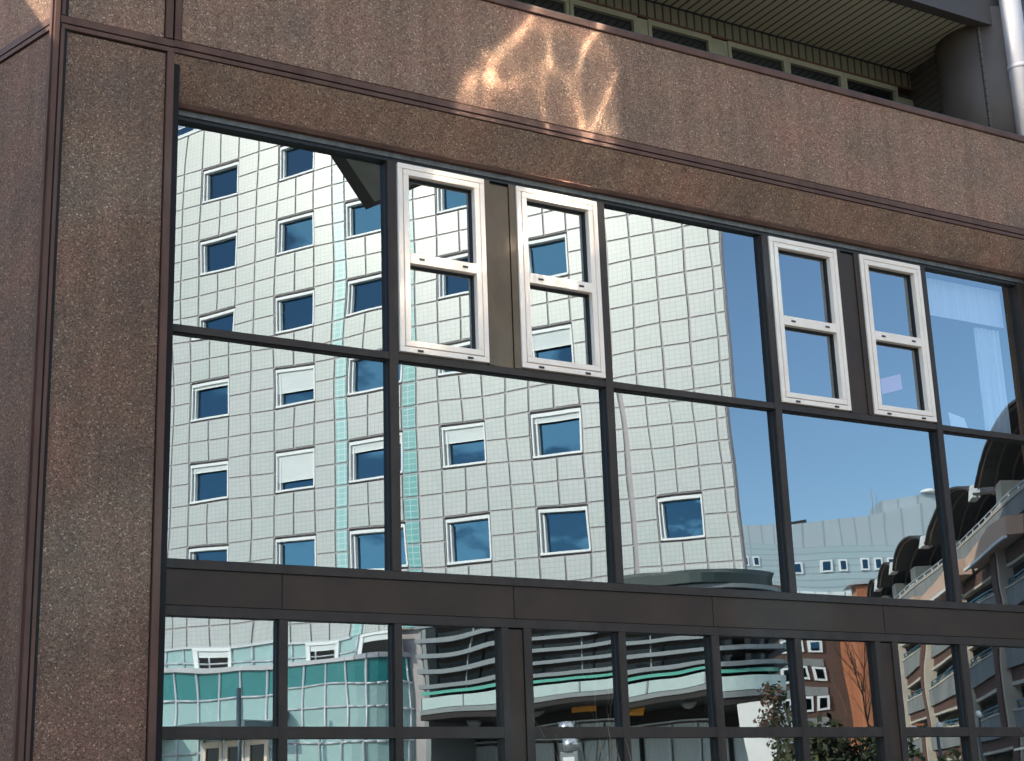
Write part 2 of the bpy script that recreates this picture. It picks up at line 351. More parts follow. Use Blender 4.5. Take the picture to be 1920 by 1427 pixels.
t = MB().box(3.742, 3.80, FY-0.014, 0.25, 0, 7.965, 'brown_metal'); part(t, 'metal_trim')
t = MB().box(3.722, 3.782, FY-0.014, 0.25, 8.092, 13, 'brown_metal').box(3.80, 3.855, FY-0.014, 0.25, 8.092, 9.25, 'brown_metal'); part(t, 'metal_trim')
g = MB(); facet(-0.02, 4.5, -0.28, -0.035, 0, 13, 'dark_gap', g); g.box(2.79, 3.87, FY+0.05, 0.28, 0, 13, 'dark_gap')
g.box(3.86, 22.0, FY+0.05, 0.05, 7.93, 9.2, 'dark_gap'); part(g, 'joint_backing')
s = MB()
s.box(2.845, 3.80, FY-0.008, FY+0.03, 8.022, 8.082, 'brown_metal').box(2.845, 3.80, FY-0.004, FY+0.03, 7.972, 8.010, 'brown_metal')
facet(0.062, 4.5, -0.05, 0.006, 8.022, 8.082, 'brown_metal', s); facet(0.062, 4.5, -0.05, 0.002, 7.972, 8.010, 'brown_metal', s)
part(s, 'metal_strip')
s = MB().box(3.80, 22.0, FY-0.012, FY+0.03, 8.025, 8.085, 'brown_metal').box(3.80, 22.0, FY-0.006, FY+0.03, 7.975, 8.012, 'brown_metal'); part(s, 'metal_strip')
# upper band, coping, sloped band -----------------------------------
part(MB().box(3.862, 22.0, FY, 0.04, 8.10, 9.235, 'conc'), 'concrete_band', bevel=.006)
part(MB().box(3.80, 22.0, FY-0.02, 0.4, 9.24, 9.315, 'brown_metal'), 'coping', bevel=.008)
part(MB().box(3.80, 22.0, FY+0.05, 0.35, 9.318, 9.365, 'slot'), 'coping_rail')
part(MB().prism([(FY+0.004, 7.965), (-0.075, 7.63), (0.10, 7.63), (0.10, 7.96)], 'x', 3.803, 22.0, 'conc'), 'sloped_concrete_band')
part(MB().prism([(-0.10, 7.627), (-0.135, 7.60), (-0.115, 7.572), (0.08, 7.572), (0.08, 7.627)], 'x', 3.815, 22.0, 'brown_metal'), 'drip_flashing')
h = MB().box(3.82, 14.2, -0.075, 0.1, 7.522, 7.569, 'headframe').box(3.82, 14.2, -0.055, 0.1, 7.49, 7.521, 'slot'); part(h, 'frame_head')
# frame of the window wall ------------------------------------------
def bar(x0, x1, z0, z1, k='frame', y0=-0.07, y1=0.12): return MB().box(x0, x1, y0, y1, z0, z1, k)
part(bar(3.815, 3.905, 0.3, 7.52), 'jamb')
for x in (5.945, 8.235, 10.305, 12.57): part(MB().box(x-.042, x+.042, -0.07, .12, 3.715, 7.488, 'frame').box(x-.05, x+.05, -0.035, .02, 3.72, 7.48, 'slot'), 'mullion')
part(bar(14.085, 14.25, 0.3, 7.52), 'jamb')
ed = [3.905, 5.903, 5.987, 8.193, 8.277, 10.263, 10.347, 12.528, 12.612, 14.085]
for i in range(0, 10, 2):
    part(MB().box(ed[i], ed[i+1], -0.066, .12, 5.592, 5.655, 'frame').box(ed[i], ed[i+1], -0.03, .02, 5.582, 5.665, 'slot'), 'transom')
part(MB().box(3.905, 14.085, -0.066, .12, 3.642, 3.712, 'frame').box(3.905, 14.085, -0.03, .02, 3.70, 3.722, 'slot'), 'bottom_rail')
for i, (a, b) in enumerate(((3.905, 4.905), (4.911, 7.095), (7.103, 9.296), (9.304, 11.486), (11.494, 14.085))):
    part(MB().box(a, b, -0.05, 0.1, 3.352, 3.636, 'spandrel'), 'spandrel_panel', bevel=.003)
part(MB().box(3.905, 14.085, -0.04, 0.09, 3.33, 3.645, 'slot'), 'spandrel_backing')
part(MB().box(3.905, 14.085, -0.066, .12, 3.27, 3.345, 'frame'), 'lower_head')
LM = [(4.88, 4.955), (5.915, 5.985), (8.19, 8.265), (9.25, 9.34), (10.27, 10.35), (12.51, 12.61)]
for a, b in LM: part(MB().box(a, b, -0.066, .12, 0.3, 3.267, 'frame').box(a-.012, b+.008, -0.03, .02, 0.3, 3.262, 'slot'), 'mullion')
for a, b in ((6.955, 7.26), (11.32, 11.63)):
    q = MB().box(a, a+.07, -0.066, .12, .3, 3.267, 'frame').box(b-.08, b, -0.066, .12, .3, 3.267, 'frame').box(a+.078, b-.086, -0.05, .1, .3, 3.255, 'spandrel').box(a+.06, b-.07, -0.03, .09, .3, 3.26, 'slot')
    part(q, 'mullion_panel')
le = [3.905, 4.88, 4.955, 5.915, 5.985, 6.955, 7.26, 8.19, 8.265, 9.25, 9.34, 10.27, 10.35, 11.32, 11.63, 12.51, 12.61, 14.085]
for i in range(0, len(le), 2): part(MB().box(le[i], le[i+1], -0.064, .12, 2.325, 2.418, 'frame'), 'transom')
part(MB().box(3.815, 14.25, -0.25, 0.2, 0.0, 0.3, 'conc'), 'plinth')
part(MB().box(14.25, 22.0, FY, 0.3, 0.0, 7.96, 'conc'), 'concrete_pier')

# panes: each pane leans and bulges a little, as real insulating glass does ----------
def pane(x0, x1, z0, z1, tilt=(0, 0, 0, 0, 0), wob=0.0006, parent=bld, y=0.0, n=28, seed=0, name='window_pane'):
    pil = 0.0004*(1 if seed % 2 else -1)
    cx, cz = (x0+x1)/2, (z0+z1)/2; v = []; f = []
    a, b, kx, kz, kk = [q*0.01 for q in tilt]
    for j in range(n+1):
        for i in range(n+1):
            x = x0+(x1-x0)*i/n; z = z0+(z1-z0)*j/n; dx, dz = x-cx, z-cz
            h = -(a*dx + b*dz + .5*kx*dx*dx + .5*kz*dz*dz + kk*dx*dz)
            h += wob*(noise.noise(Vector((x*1.0+seed*7.1, z*0.8, seed*3.3))) + .22*noise.noise(Vector((x*2.4+seed*5.1, z*2.0, seed*1.3)))) + pil*(min(x1-x0, z1-z0)/1.9)**2*(1-(2*dx/(x1-x0))**4)*(1-(2*dz/(z1-z0))**4)
            v.append((x-B0[0], y+h, z))
    for j in range(n):
        for i in range(n):
            k = j*(n+1)+i; f.append((k, k+1, k+n+2, k+n+1))
    me = bpy.data.meshes.new(name); me.from_pydata(v, [], f); me.materials.append(MT['glass'])
    me.polygons.foreach_set('use_smooth', [True]*len(f)); me.update()
    o = bpy.data.objects.new(name, me); COL.objects.link(o); o.parent = parent
    return o
T = [(-.22, -.33, -.40, -.41, .12), (.16, -.01, -.02, -.16, .01), (-.18, -.22, -.32, -.10, -.10), (.20, .04, .11, 0, -.01),
     (-.36, .43, 0, -.06, -.02), (.05, .41, -.07, -.05, -.13), (0, 0, 0, 0, 0), (.33, .14, -.47, -.42, -.13)]
pane(3.905, 5.903, 5.655, 7.49, T[0], seed=1)
pane(8.277, 10.263, 5.655, 7.49, T[3], seed=2)
pane(12.612, 14.085, 5.655, 7.49, (0, 0, 0, 0, 0), seed=3)
pane(3.905, 5.903, 3.712, 5.592, T[4], seed=4)
pane(5.987, 8.193, 3.712, 5.592, T[5], seed=5)
pane(8.277, 10.263, 3.712, 5.592, T[7], seed=6)
pane(10.347, 12.528, 3.712, 5.592, (0, 0, .1, .1, 0), seed=7)
pane(12.612, 14.085, 3.712, 5.592, (0, 0, -.1, 0, 0), 0.0010, seed=8)
LT = [(0, 0, -.2, .2, 0), (.1, .1, -1.0, -.6, .2), (0, .1, -.4, .2, 0), (-.1, .1, -.2, -1.2, .3), (.1, 0, -.3, -1.0, .3), (0, 0, -.2, -.4, .2), (0, 0, 0, 0, 0), (.1, 0, -.1, -.1, 0), (-.1, 0, -.2, 0, 0)]
for i in range(0, len(le), 2):
    pane(le[i], le[i+1], 2.418, 3.27, LT[i//2], 0.0016, seed=20+i)
    pane(le[i], le[i+1], 0.3, 2.325, (0, 0, -.2, 0, 0), 0.001, seed=40+i)

# cream casement windows ---------------------------------------------
def casement(x0, x1, ta, tb):
    w = bpy.data.objects.new('casement_window', None); COL.objects.link(w); w.parent = bld
    z0, z1 = 5.672, 7.482; k = 'cream'; f1 = .05; gq = .006; f2 = .055
    def ringf(a, b, c, d, t, y0, y1, mb):
        mb.box(a, b, y0, y1, d-t, d, k).box(a, b, y0, y1, c, c+t, k).box(a, a+t, y0, y1, c+t, d-t, k).box(b-t, b, y0, y1, c+t, d-t, k)
    o = MB(); ringf(x0, x1, z0, z1, f1, -.085, .02, o); part(o, 'outer_frame', w, bevel=.004)
    q = MB().box(x0+f1-.004, x1-f1+.004, -.045, -.02, z0+f1-.004, z0+f1+.02, 'groove').box(x0+f1-.004, x1-f1+.004, -.045, -.02, z1-f1-.02, z1-f1+.004, 'groove')
    q.box(x0+f1-.004, x0+f1+.02, -.045, -.02, z0+f1+.02, z1-f1-.02, 'groove').box(x1-f1-.02, x1-f1+.004, -.045, -.02, z0+f1+.02, z1-f1-.02, 'groove'); part(q, 'rebate', w)
    a, b, c, d = x0+f1+gq, x1-f1-gq, z0+f1+gq, z1-f1-gq
    s2 = MB(); ringf(a, b, c, d, f2, -.088, .02, s2); s2.box(a+f2, b-f2, -.088, .02, 6.515, 6.615, k); part(s2, 'sash', w, bevel=.005)
    gk = MB()
    for (p, r) in ((c+f2, 6.515), (6.615, d-f2)):
        gk.box(a+f2, a+f2+.012, -.03, .01, p, r, 'slot').box(b-f2-.012, b-f2, -.03, .01, p, r, 'slot').box(a+f2+.012, b-f2-.012, -.03, .01, r-.012, r, 'slot').box(a+f2+.012, b-f2-.012, -.03, .01, p, p+.008, 'slot')
    part(gk, 'glazing_gasket', w)
    for zz in (z0+.012, 6.555):
        for u in (.22, .78):
            x = x0+(x1-x0)*u + (.0 if zz < 6 else (.03 if u < .5 else -.03)); part(MB().box(x-.027, x+.027, -.094, -.08, zz, zz+.018, 'slot'), 'drain_slot', w)
    for (p, r), tt in zip(((c+f2, 6.515), (6.615, d-f2)), (ta, tb)): pane(a+f2, b-f2, p, r, tt, 0.0002, w, -.005, 16, x0+p)
    return w
casement(6.000, 6.910, T[1], T[1]); casement(7.262, 8.185, T[2], T[2])
casement(10.352, 11.290, (0,)*5, (0,)*5); casement(11.622, 12.522, (0,)*5, (0,)*5)
for a, b, k in ((6.915, 7.257, 'mullpanel'), (11.295, 11.617, 'spandrel')):
    q = MB().box(a, a+.06, -.068, .1, 5.66, 7.488, k).box(b-.07, b, -.068, .1, 5.66, 7.488, k).box(a+.064, b-.074, -.055, .1, 5.66, 7.455, k).box(a+.05, b-.06, -.03, .09, 5.66, 7.48, 'slot')
    part(q, 'mullion_panel')

# rooms behind the glass ----------------------------------------------
r = MB()
r.box(3.7, 14.4, 4.6, 4.7, 0.2, 7.6, 'interior').box(3.6, 3.7, .14, 4.7, .2, 7.6, 'interior').box(14.4, 14.5, .31, 4.7, .2, 7.6, 'interior')
r.box(3.7, 14.4, .14, 4.6, 3.42, 3.60, 'interior').box(3.7, 14.4, .14, 4.6, 7.55, 7.62, 'interior').box(3.7, 14.4, .21, 4.6, .15, .2, 'dark_int')
part(r, 'room_walls')
part(MB().box(12.66, 14.04, .16, .17, 7.02, 7.47, 'curtain'), 'roller_blind')
c = MB()
pts = [(13.62 + .02*i, .24 + .03*math.sin(i*1.9)) for i in range(22)]
for i in range(21): c.poly([(*pts[i], 5.7), (*pts[i+1], 5.7), (*pts[i+1], 7.0), (*pts[i], 7.0)], 'curtain', True)
part(c, 'curtain')
p = MB().poly([(11.86, .03, 5.945), (12.17, .03, 6.035), (12.16, .03, 6.205), (11.855, .03, 6.115)], 'pink').build('paper_sheet', None, (0, 0, 0))
tag(p, 'tilted pink paper sheet stuck inside the rightmost cream casement window', 'paper')
p = MB().poly([(12.86, .04, 5.66), (13.13, .04, 5.66), (13.08, .04, 5.80), (12.84, .04, 5.85)], 'paper').build('paper_sheet', None, (0, 0, 0))
tag(p, 'white paper leaning inside the right end mirrored window at its sill', 'paper')

# recessed upper storey ------------------------------------------------
u = MB(); u.box(4.0, 22.0, 1.62, 1.9, 9.2, 11.04, 'brown_dark'); part(u, 'recess_wall')
part(MB().box(3.87, 22.0, .02, 6.0, 11.61, 15.5, 'conc'), 'upper_wall')
q = MB(); q.box(4.0, 14.39, 1.505, 1.7, 10.765, 10.985, 'slat'); part(q, 'cladding_band')
q = MB(); q.box(4.0, 14.39, 1.47, 1.75, 10.735, 10.76, 'brown_metal').box(4.0, 14.385, 1.485, 1.7, 10.985, 11.0, 'slot'); part(q, 'cladding_trim')
def ribbon(x0, x1):
    w = MB().box(x0, x1, 1.48, 1.6, 10.665, 10.733, 'olive').box(x0, x0+.05, 1.482, 1.6, 9.9, 10.664, 'olive').box(x1-.05, x1, 1.482, 1.6, 9.9, 10.664, 'olive').box(x0+.05, x1-.05, 1.50, 1.6, 9.85, 9.9, 'olive')
    o = part(w, 'ribbon_window')
    part(MB().box(x0+.05, x1-.05, 1.53, 1.55, 9.9, 10.665, 'ribglass'), 'glass_pane', o, B0)
for a, b in ((6.2, 7.13), (7.14, 8.07), (8.08, 9.02), (9.03, 9.97), (10.13, 11.07), (11.32, 12.245), (12.25, 13.18), (13.185, 14.12)): ribbon(a, b)
for a, b, zt in ((11.075, 11.315, 10.72), (9.975, 10.125, 10.72), (14.125, 14.385, 10.60)): part(MB().box(a, b, 1.49, 1.6, 9.9, zt, 'olive'), 'window_infill')
so_ = MB().poly([(4.0, 1.49, 11.0), (14.40, 1.49, 11.0), (14.12, -.02, 11.0), (4.0, -.02, 11.0)], 'slat_soffit'); so_.box(4.0, 14.6, .0, 1.9, 11.05, 11.3, 'brown_dark')
part(so_, 'slatted_soffit')
wv = Vector((14.09-14.40, -.25-1.5, 0)).normalized()
rw = MB().hexa([(14.41, 1.55, 9.2), (14.15, .08, 9.2), (14.30, .06, 9.2), (14.60, 1.55, 9.2)], [(14.41, 1.55, 10.995), (14.15, .08, 10.995), (14.30, .06, 10.995), (14.60, 1.55, 10.995)], 'slatv')
part(rw, 'return_wall')
part(MB().box(4.0, 22.0, -.03, .12, 10.94, 11.6, 'brown_dark'), 'edge_beam')
part(MB().ring([[(14.65+.6*math.cos(2*PI*i/72), .45+.6*math.sin(2*PI*i/72), z) for i in range(72)] for z in (9.0, 11.2)], 'white_col'), 'round_column')
part(MB().cyl(14.50, -.17, 9.32, 12.0, .13, 'pale_pipe', 32).cyl(14.50, -.17, 10.3, 10.36, .136, 'pale_pipe', 32), 'bright_strip_pipe')  # added pale pipe that gives the bright strip on the column
# the projecting upper storey seen only in the panes' reflection ----------------
cp = [(9.43, -7.59), (10.55, -4.05), (7.3, -3.9), (6.85, -4.5)]
part(MB().hexa([(x, y, 10.5) for x, y in cp], [(x, y, 10.9) for x, y in cp], 'brown_dark'), 'projecting_canopy')
cq = [(9.38, -7.2), (10.2, -4.7), (7.6, -4.5), (7.35, -4.8)]
part(MB().hexa([(x, y, 10.47) for x, y in cq], [(x, y, 10.499) for x, y in cq], 'slate_soffit'), 'canopy_soffit')
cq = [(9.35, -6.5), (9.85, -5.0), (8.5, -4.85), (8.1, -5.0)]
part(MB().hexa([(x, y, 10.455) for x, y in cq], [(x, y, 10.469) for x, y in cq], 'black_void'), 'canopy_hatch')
part(MB().box(7.0, 7.3, -4.2, -.3, 10.5, 10.85, 'brown_dark').box(7.02, 7.28, -.31, .3, 10.45, 12.5, 'brown_dark'), 'canopy_beam')
# added unseen reflector on the canopy: wavy glass throws the sun onto the concrete
gs = bpy.data.objects.new('added_sun_reflector', None); COL.objects.link(gs); gs.parent = bld
P0 = Vector((8.62, -5.15, 10.92)); du = Vector((.46, .888, 0)).normalized(); dn = Vector((-du.y, du.x, 0))
v = []; f = []; nn = 60
for j in range(nn+1):
    for i in range(nn+1):
        a, b = 2.6*i/nn, 2.6*j/nn
        hh = .013*noise.noise(Vector((a*1.15+3.3, b*.95+.6, 2.0))) + .0022*noise.noise(Vector((a*3.1, b*2.6, 5.0)))
        q = P0 + du*a + Vector((0, 0, b)) + dn*(hh + .25*b); v.append((q.x-B0[0], q.y, q.z))
for j in range(nn):
    for i in range(nn): k = j*(nn+1)+i; f.append((k, k+1, k+nn+2, k+nn+1))
me = bpy.data.meshes.new('glass_pane'); me.from_pydata(v, [], f); me.materials.append(MT['sun_reflector']); me.polygons.foreach_set('use_smooth', [True]*len(f))
o = bpy.data.objects.new('glass_pane', me); COL.objects.link(o); o.parent = gs
for e in (-.06, 2.60):
    q = P0+du*e; q2 = q+du*.06; w_ = dn*.04
    part(MB().hexa([(p.x, p.y, 10.9) for p in (q-w_, q2-w_, q2+w_, q+w_)], [(p.x, p.y, 13.6) for p in (q-w_, q2-w_, q2+w_, q+w_)], 'frame'), 'reflector_post', gs)
# added unseen block; its top edge casts the slanting shadow on the pier -------------------
dv = Vector((0.92, 0.40, 0)).normalized(); nv = Vector((-dv.y, dv.x, 0)); e0 = Vector((-2.6, -.14, 0))
p = [e0 + dv*2.4, e0 - dv*14, e0 - dv*14 + nv*7, e0 + dv*2.4 + nv*7]
part(MB().hexa([(q.x, q.y, 0) for q in p], [(q.x, q.y, 10.47) for q in p], 'conc'), 'added_shadow_block')

# ------------------------------------------------------------------ tiled tower opposite (seen in the mirror panes)
TW = math.atan2(0.857, 0.515)
K0 = (29.8, -24.8, 0.0); PL = 1.93      # plaza level
tower = thing('tower_block', (K0[0], K0[1], PL), TW, 'white tiled tower block with teal stripes and square windows', 'building')
TO = (0, 0, PL)
tu = 0.9055; gp = 0.15
top = 29.0
cols = []      # (u0,u1,kind)
def addc(a, b, k): cols.append((a*tu, b*tu, k))
addc(-.4, 0, 'p'); addc(-1.4, -.4, 'p'); addc(-3.4, -1.4, 'w6'); addc(-4.4, -3.4, 'p')
addc(-5.55, -4.55, 'p'); addc(-7.55, -5.55, 'w5'); addc(-8.55, -7.55, 'p'); addc(-9.55, -8.55, 'p'); addc(-11.55, -9.55, 'w4')
addc(-12.55, -11.55, 'p'); addc(-13.15, -12.55, 'teal_tile'); addc(-15.15, -13.15, 'w3'); addc(-15.75, -15.15, 'teal_light'); addc(-16.75, -15.75, 'p')
addc(-18.75, -16.75, 'w2'); addc(-19.88, -18.75, 'p'); addc(-21.0, -19.88, 'p'); addc(-23.05, -21.0, 'w1'); addc(-24.0, -23.05, 'p'); addc(-24.95, -24.0, 'p'); addc(-26.75, -24.95, 'w0'); addc(-27.75, -26.75, 'p'); addc(-28.75, -27.75, 'p')
rows = [27.216 - .8*j for j in range(0, 25)]          # joint lines
pan = MB(); wallb = MB(); gq = .041
def rowspan():
    prev = top
    for z in rows: yield prev, z; prev = z
wins = []
for a, b, k in cols:
    isw = k.startswith('w')
    ri = [j for j in (range(0, 6) if k != 'w6' else (5,))] if isw else []
    holes = [(27.216-3.2*r, 27.216-3.2*r-1.6) for r in ri]
    for h in holes: wins.append((a, b, h[0], int(k[1]), round((27.216-h[0])/3.2)))
    for (zt, zb) in rowspan():
        if any(zb < h[0]-.01 and zt > h[1]+.01 for h in holes): continue
        segs = [(a, (a+b)/2), ((a+b)/2, b)] if isw else [(a, b)]
        for (p, q) in segs:
            m = 'white_tile' if not k.startswith('teal') else k
            pan.box(p+gq, q-gq, 0, .05, zb+gq, zt-gq*.6, m)
    zt = top
    for h in holes: wallb.box(a, b, -.25, .012, h[0], zt, 'joint'); zt = h[1]
    wallb.box(a, b, -.25, .012, rows[-1], zt, 'joint')
wallb.box(-4.55*tu, -4.4*tu, -.25, .0, rows[-1], top, 'joint')
wallb.hexa([(-28.75*tu, -.26, PL), (-.03, -.26, PL), (-7.5, -14, PL), (-28.75*tu, -14, PL)], [(-28.75*tu, -.26, top-.1), (-.03, -.26, top-.1), (-7.5, -14, top-.1), (-28.75*tu, -14, top-.1)], 'joint')
wallb.build('wall', tower, TO)
pan.build('tile_cladding', tower, TO)
MB().hexa([(-28.8*tu, .1, 29.0), (.05, .1, 29.0), (-7.5, -14.05, 29.0), (-28.8*tu, -14.05, 29.0)], [(-28.8*tu, .1, 29.14), (.05, .1, 29.14), (-7.5, -14.05, 29.14), (-28.8*tu, -14.05, 29.14)], 'white').build('roof_edge', tower, TO)
rl = MB()
for i in range(14): rl.box(-26+i*2, -25.96+i*2, -.6, -.56, 29.14, 29.9, 'teal_tile')
rl.box(-26, 0, -.6, -.57, 29.86, 29.9, 'grey_trim').box(-26, 0, -.595, -.585, 29.16, 29.85, 'twin_glass'); rl.build('roof_railing', tower, TO)
blind = {(2, 3): .62, (2, 4): .74, (1, 4): .14, (4, 4): .36, (3, 4): .2, (5, 3): .42, (5, 4): .12, (1, 3): .06, (3, 3): .0, (4, 5): 0, (1, 1): 0, (2, 2): 0}
for a, b, zt, c_, r_ in wins:
    a += .03; b -= .03; zb = zt-1.53; zt2 = zt-.03
    w = MB().box(a, b, -.22, .03, zb, zb+.07, 'white_pvc').box(a, a+.05, -.22, .0, zb+.07, zt2-.16, 'white_pvc').box(b-.06, b, -.22, .0, zb+.07, zt2-.16, 'white_pvc').box(a, b, -.2, -.0, zt2-.16, zt2-.05, 'white_pvc')
    w.box(a+.05, a+.13, -.22, -.08, zb+.07, zt2-.16, 'grey_rail').box(a+.135, a+.18, -.22, -.05, zb+.07, zt2-.24, 'white_pvc')
    fr = w.build('tower_window', tower, TO)
    MB().box(a+.18, b-.06, -.235, -.20, zb+.07, zt2-.17, 'twin_glass').build('pane', fr, TO)
    bl = blind.get((c_, r_), rnd.choice((0, 0, 0, .1, .3)) if c_ == 0 else 0)
    if bl: MB().box(a+.055, b-.062, -.10, -.075, zt2-.17-(1.26*bl), zt2-.165, 'blind').box(a+.055, b-.062, -.105, -.06, zt2-.20-(1.26*bl), zt2-.17-(1.26*bl), 'white_pvc').build('roller_blind', fr, TO)

# low teal wing along the tower's foot ------------------------------------
wing = thing('low_wing', (K0[0], K0[1], PL), TW, 'low curved aqua clad wing at the foot of the white tower', 'building')
wp = [(-30 + i*1.02, 1.0) for i in range(17)]
for i in range(1, 8):
    a = PI/2*i/7; wp.append((-13.7 + 1.9*math.sin(a), 1.0 - 1.9 + 1.9*math.cos(a)))
wp.append((-11.8, -2.0))
def strip(mb, path, z0, z1, k, off=0.0):
    for i in range(len(path)-1):
        (x0, y0), (x1, y1) = path[i], path[i+1]
        d = Vector((x1-x0, y1-y0)); n = Vector((-d.y, d.x)).normalized()*off
        mb.poly([(x0+n.x, y0+n.y, z0), (x1+n.x, y1+n.y, z0), (x1+n.x, y1+n.y, z1), (x0+n.x, y0+n.y, z1)], k)
m = MB(); strip(m, wp, PL, 5.36, 'aqua'); strip(m, wp, 5.36, 6.22, 'aqua'); strip(m, wp, 6.22, 7.05, 'dteal'); strip(m, wp, 7.05, 7.2, 'grey_trim'); m.build('wing_wall', wing, TO)
up_ = [(x, y-.7) for x, y in wp[:17]] + [(x-.3, y-.7) for x, y in wp[17:]]
m = MB(); strip(m, up_, 7.15, 8.0, 'aqua'); m.build('upper_wall', wing, TO)
m = MB()
for i in range(len(wp)-1):
    m.poly([(*wp[i], 7.2), (*wp[i+1], 7.2), (wp[i+1][0], -3, 7.2), (wp[i][0], -3, 7.2)], 'grey_trim')
    (x0, y0), (x1, y1) = wp[i], wp[i+1]; d = Vector((x1-x0, y1-y0)); n = Vector((-d.y, d.x)).normalized()*.12
    m.hexa([(x0, y0, 7.06), (x1, y1, 7.06), (x1+n.x, y1+n.y, 7.06), (x0+n.x, y0+n.y, 7.06)], [(x0, y0, 7.22), (x1, y1, 7.22), (x1+n.x, y1+n.y, 7.22), (x0+n.x, y0+n.y, 7.22)], 'grey_trim')
m.build('ledge', wing, TO)
m = MB()
for x, y in wp[:17]+wp[18::3]: m.cyl(x, y+.02, PL, 7.05, .05, 'alu', 8)
for z in (6.22, 5.36, 4.4):
    for i in range(len(wp)-1): m.tube([(wp[i][0], wp[i][1]+.03, z), (wp[i+1][0], wp[i+1][1]+.03, z)], .045, 'alu', 6)
for i, (x, y) in enumerate(up_): m.cyl(x, y+.02, 7.2, 8.0, .045, 'alu', 8)
for i in range(len(up_)-1): m.tube([(up_[i][0], up_[i][1]+.03, 7.45), (up_[i+1][0], up_[i+1][1]+.03, 7.45)], .035, 'alu', 6)
m.box(-30, -14, .28, .40, 7.96, 8.04, 'alu'); m.build('glazing_bars', wing, TO)
for u0 in (-27.5, -24.0, -20.35, -16.1, -13.55):
    f = MB().box(u0, u0+1.62, .25, .42, 7.88, 7.99, 'white_pvc').box(u0, u0+.16, .25, .40, 7.21, 7.88, 'white_pvc').box(u0+1.46, u0+1.62, .25, .40, 7.21, 7.88, 'white_pvc').box(u0+.16, u0+1.46, .28, .36, 7.66, 7.88, 'blind')
    f = f.build('wing_window', wing, TO); MB().box(u0+.16, u0+1.46, .31, .34, 7.21, 7.66, 'black_void').build('pane', f, TO)
for u0 in (-25.6, -23.55, -22.4, -19.5, -18.45, -17.4):
    f = MB().box(u0, u0+.13, 1.02, 1.14, PL, 4.72, 'cream').box(u0+.77, u0+.9, 1.02, 1.14, PL, 4.72, 'cream').box(u0+.13, u0+.77, 1.02, 1.14, 4.52, 4.72, 'cream').box(u0-.12, u0-.02, 1.02, 1.12, PL, 4.8, 'alu')
    f = f.build('door', wing, TO); MB().box(u0+.13, u0+.77, 1.04, 1.08, PL, 4.52, 'black_glass').build('glass_pane', f, TO)
for a, b in ((-26.5, -21.0), (-19.9, -16.4)):
    MB().prism([(a, 4.92), (b, 4.92), (b, 5.28), (b-.1, 5.34), (a, 5.30)], 'y', 1.1, 2.6, 'slate').build('door_canopy', wing, TO)
tag(MB().cyl(0, 0, 0, 4.3, .075, 'navy', 12).build('steel_post'), 'dark blue grey steel post standing before the aqua wing doors', 'post')
o = bpy.data.objects['steel_post']
def W(u_, k_, z_=PL):   # tower frame to world
    c, s_ = math.cos(TW), math.sin(TW); return (K0[0]+u_*c-k_*s_, K0[1]+u_*s_+k_*c, z_)
o.location = W(-15.9, 3.5)

# entrance pavilion with louvres -------------------------------------------
pav = thing('entrance_pavilion', W(-3, 0), TW, 'dark glazed entrance pavilion wrapped in pale curved louvres', 'building')
PO = (-3, 0, PL)
def rpath(k, r, u0=-8.95, u1=2.05):
    p = [(u0, k)] + [(u, k) for u in (-6, -3, -1) if u > u0]
    for i in range(0, 9):
        a = PI/2*i/8; p.append((u1-r+r*math.sin(a), k-r+r*math.cos(a)))
    p.append((u1-2.0, -1.5)); return p
m = MB(); strip(m, rpath(3.3, 1.0, u1=1.5), 5.3, 7.5, 'black_glass'); m.build('glass_wall', pav, PO)
def curvebar(mb, path, z0, z1, d, k):
    for i in range(len(path)-1):
        (x0, y0), (x1, y1) = path[i], path[i+1]; v = Vector((x1-x0, y1-y0)); n = Vector((-v.y, v.x)).normalized()*d
        v0 = Vector((path[max(i-1, 0)][0]-x1, path[max(i-1, 0)][1]-y1)) if i else -v
        n0 = Vector((v0.y, -v0.x)).normalized()*d
        j = min(i+2, len(path)-1); v1 = Vector((path[j][0]-x0, path[j][1]-y0)); n1 = Vector((-v1.y, v1.x)).normalized()*d
        mb.hexa([(x0-n0.x, y0-n0.y, z0), (x1-n1.x, y1-n1.y, z0), (x1, y1, z0), (x0, y0, z0)], [(x0-n0.x, y0-n0.y, z1), (x1-n1.x, y1-n1.y, z1), (x1, y1, z1), (x0, y0, z1)], k)
for z in (5.60, 6.05, 6.50, 6.95, 7.40):
    m = MB(); curvebar(m, rpath(4.05, 1.7), z, z+.13, .32, 'louvre'); m.build('louvre', pav, PO)
m = MB(); curvebar(m, rpath(4.35, 2.0, -4.6, u1=1.75), 7.55, 7.86, .5, 'roofteal'); m.build('roof_edge', pav, PO)
m = MB(); pr_ = rpath(4.35, 2.0, -4.6, u1=1.75)
m.hexa([(x, y, 7.80) for x, y in pr_]+[(-4.6, -1.5, 7.80)], [(x, y*.86, 8.05) for x, y in pr_]+[(-4.6, -1.5, 8.05)], 'roofteal'); m.build('roof', pav, PO)
m = MB(); curvebar(m, rpath(4.0, 1.6, u1=1.95), 4.95, 5.32, .12, 'fascia_white'); m.build('fascia', pav, PO)
m = MB(); curvebar(m, rpath(4.03, 1.6, u1=1.98), 4.78, 4.93, .2, 'steel_grey'); m.build('fascia_beam', pav, PO)
m = MB()
for u_ in (-8.9, -7.2, -5.35, -3.5, -1.65, .2): m.box(u_-.025, u_+.025, 3.96, 4.02, 4.95, 5.32, 'steel_grey').box(u_-.02, u_+.02, 3.7, 3.74, 5.55, 7.5, 'grey_rail')
m.build('fascia_joints', pav, PO)
m = MB(); curvebar(m, rpath(3.93, 1.5, u1=1.8), 5.42, 5.52, .05, 'green_glass'); m.build('glass_rail', pav, PO)
m = MB()
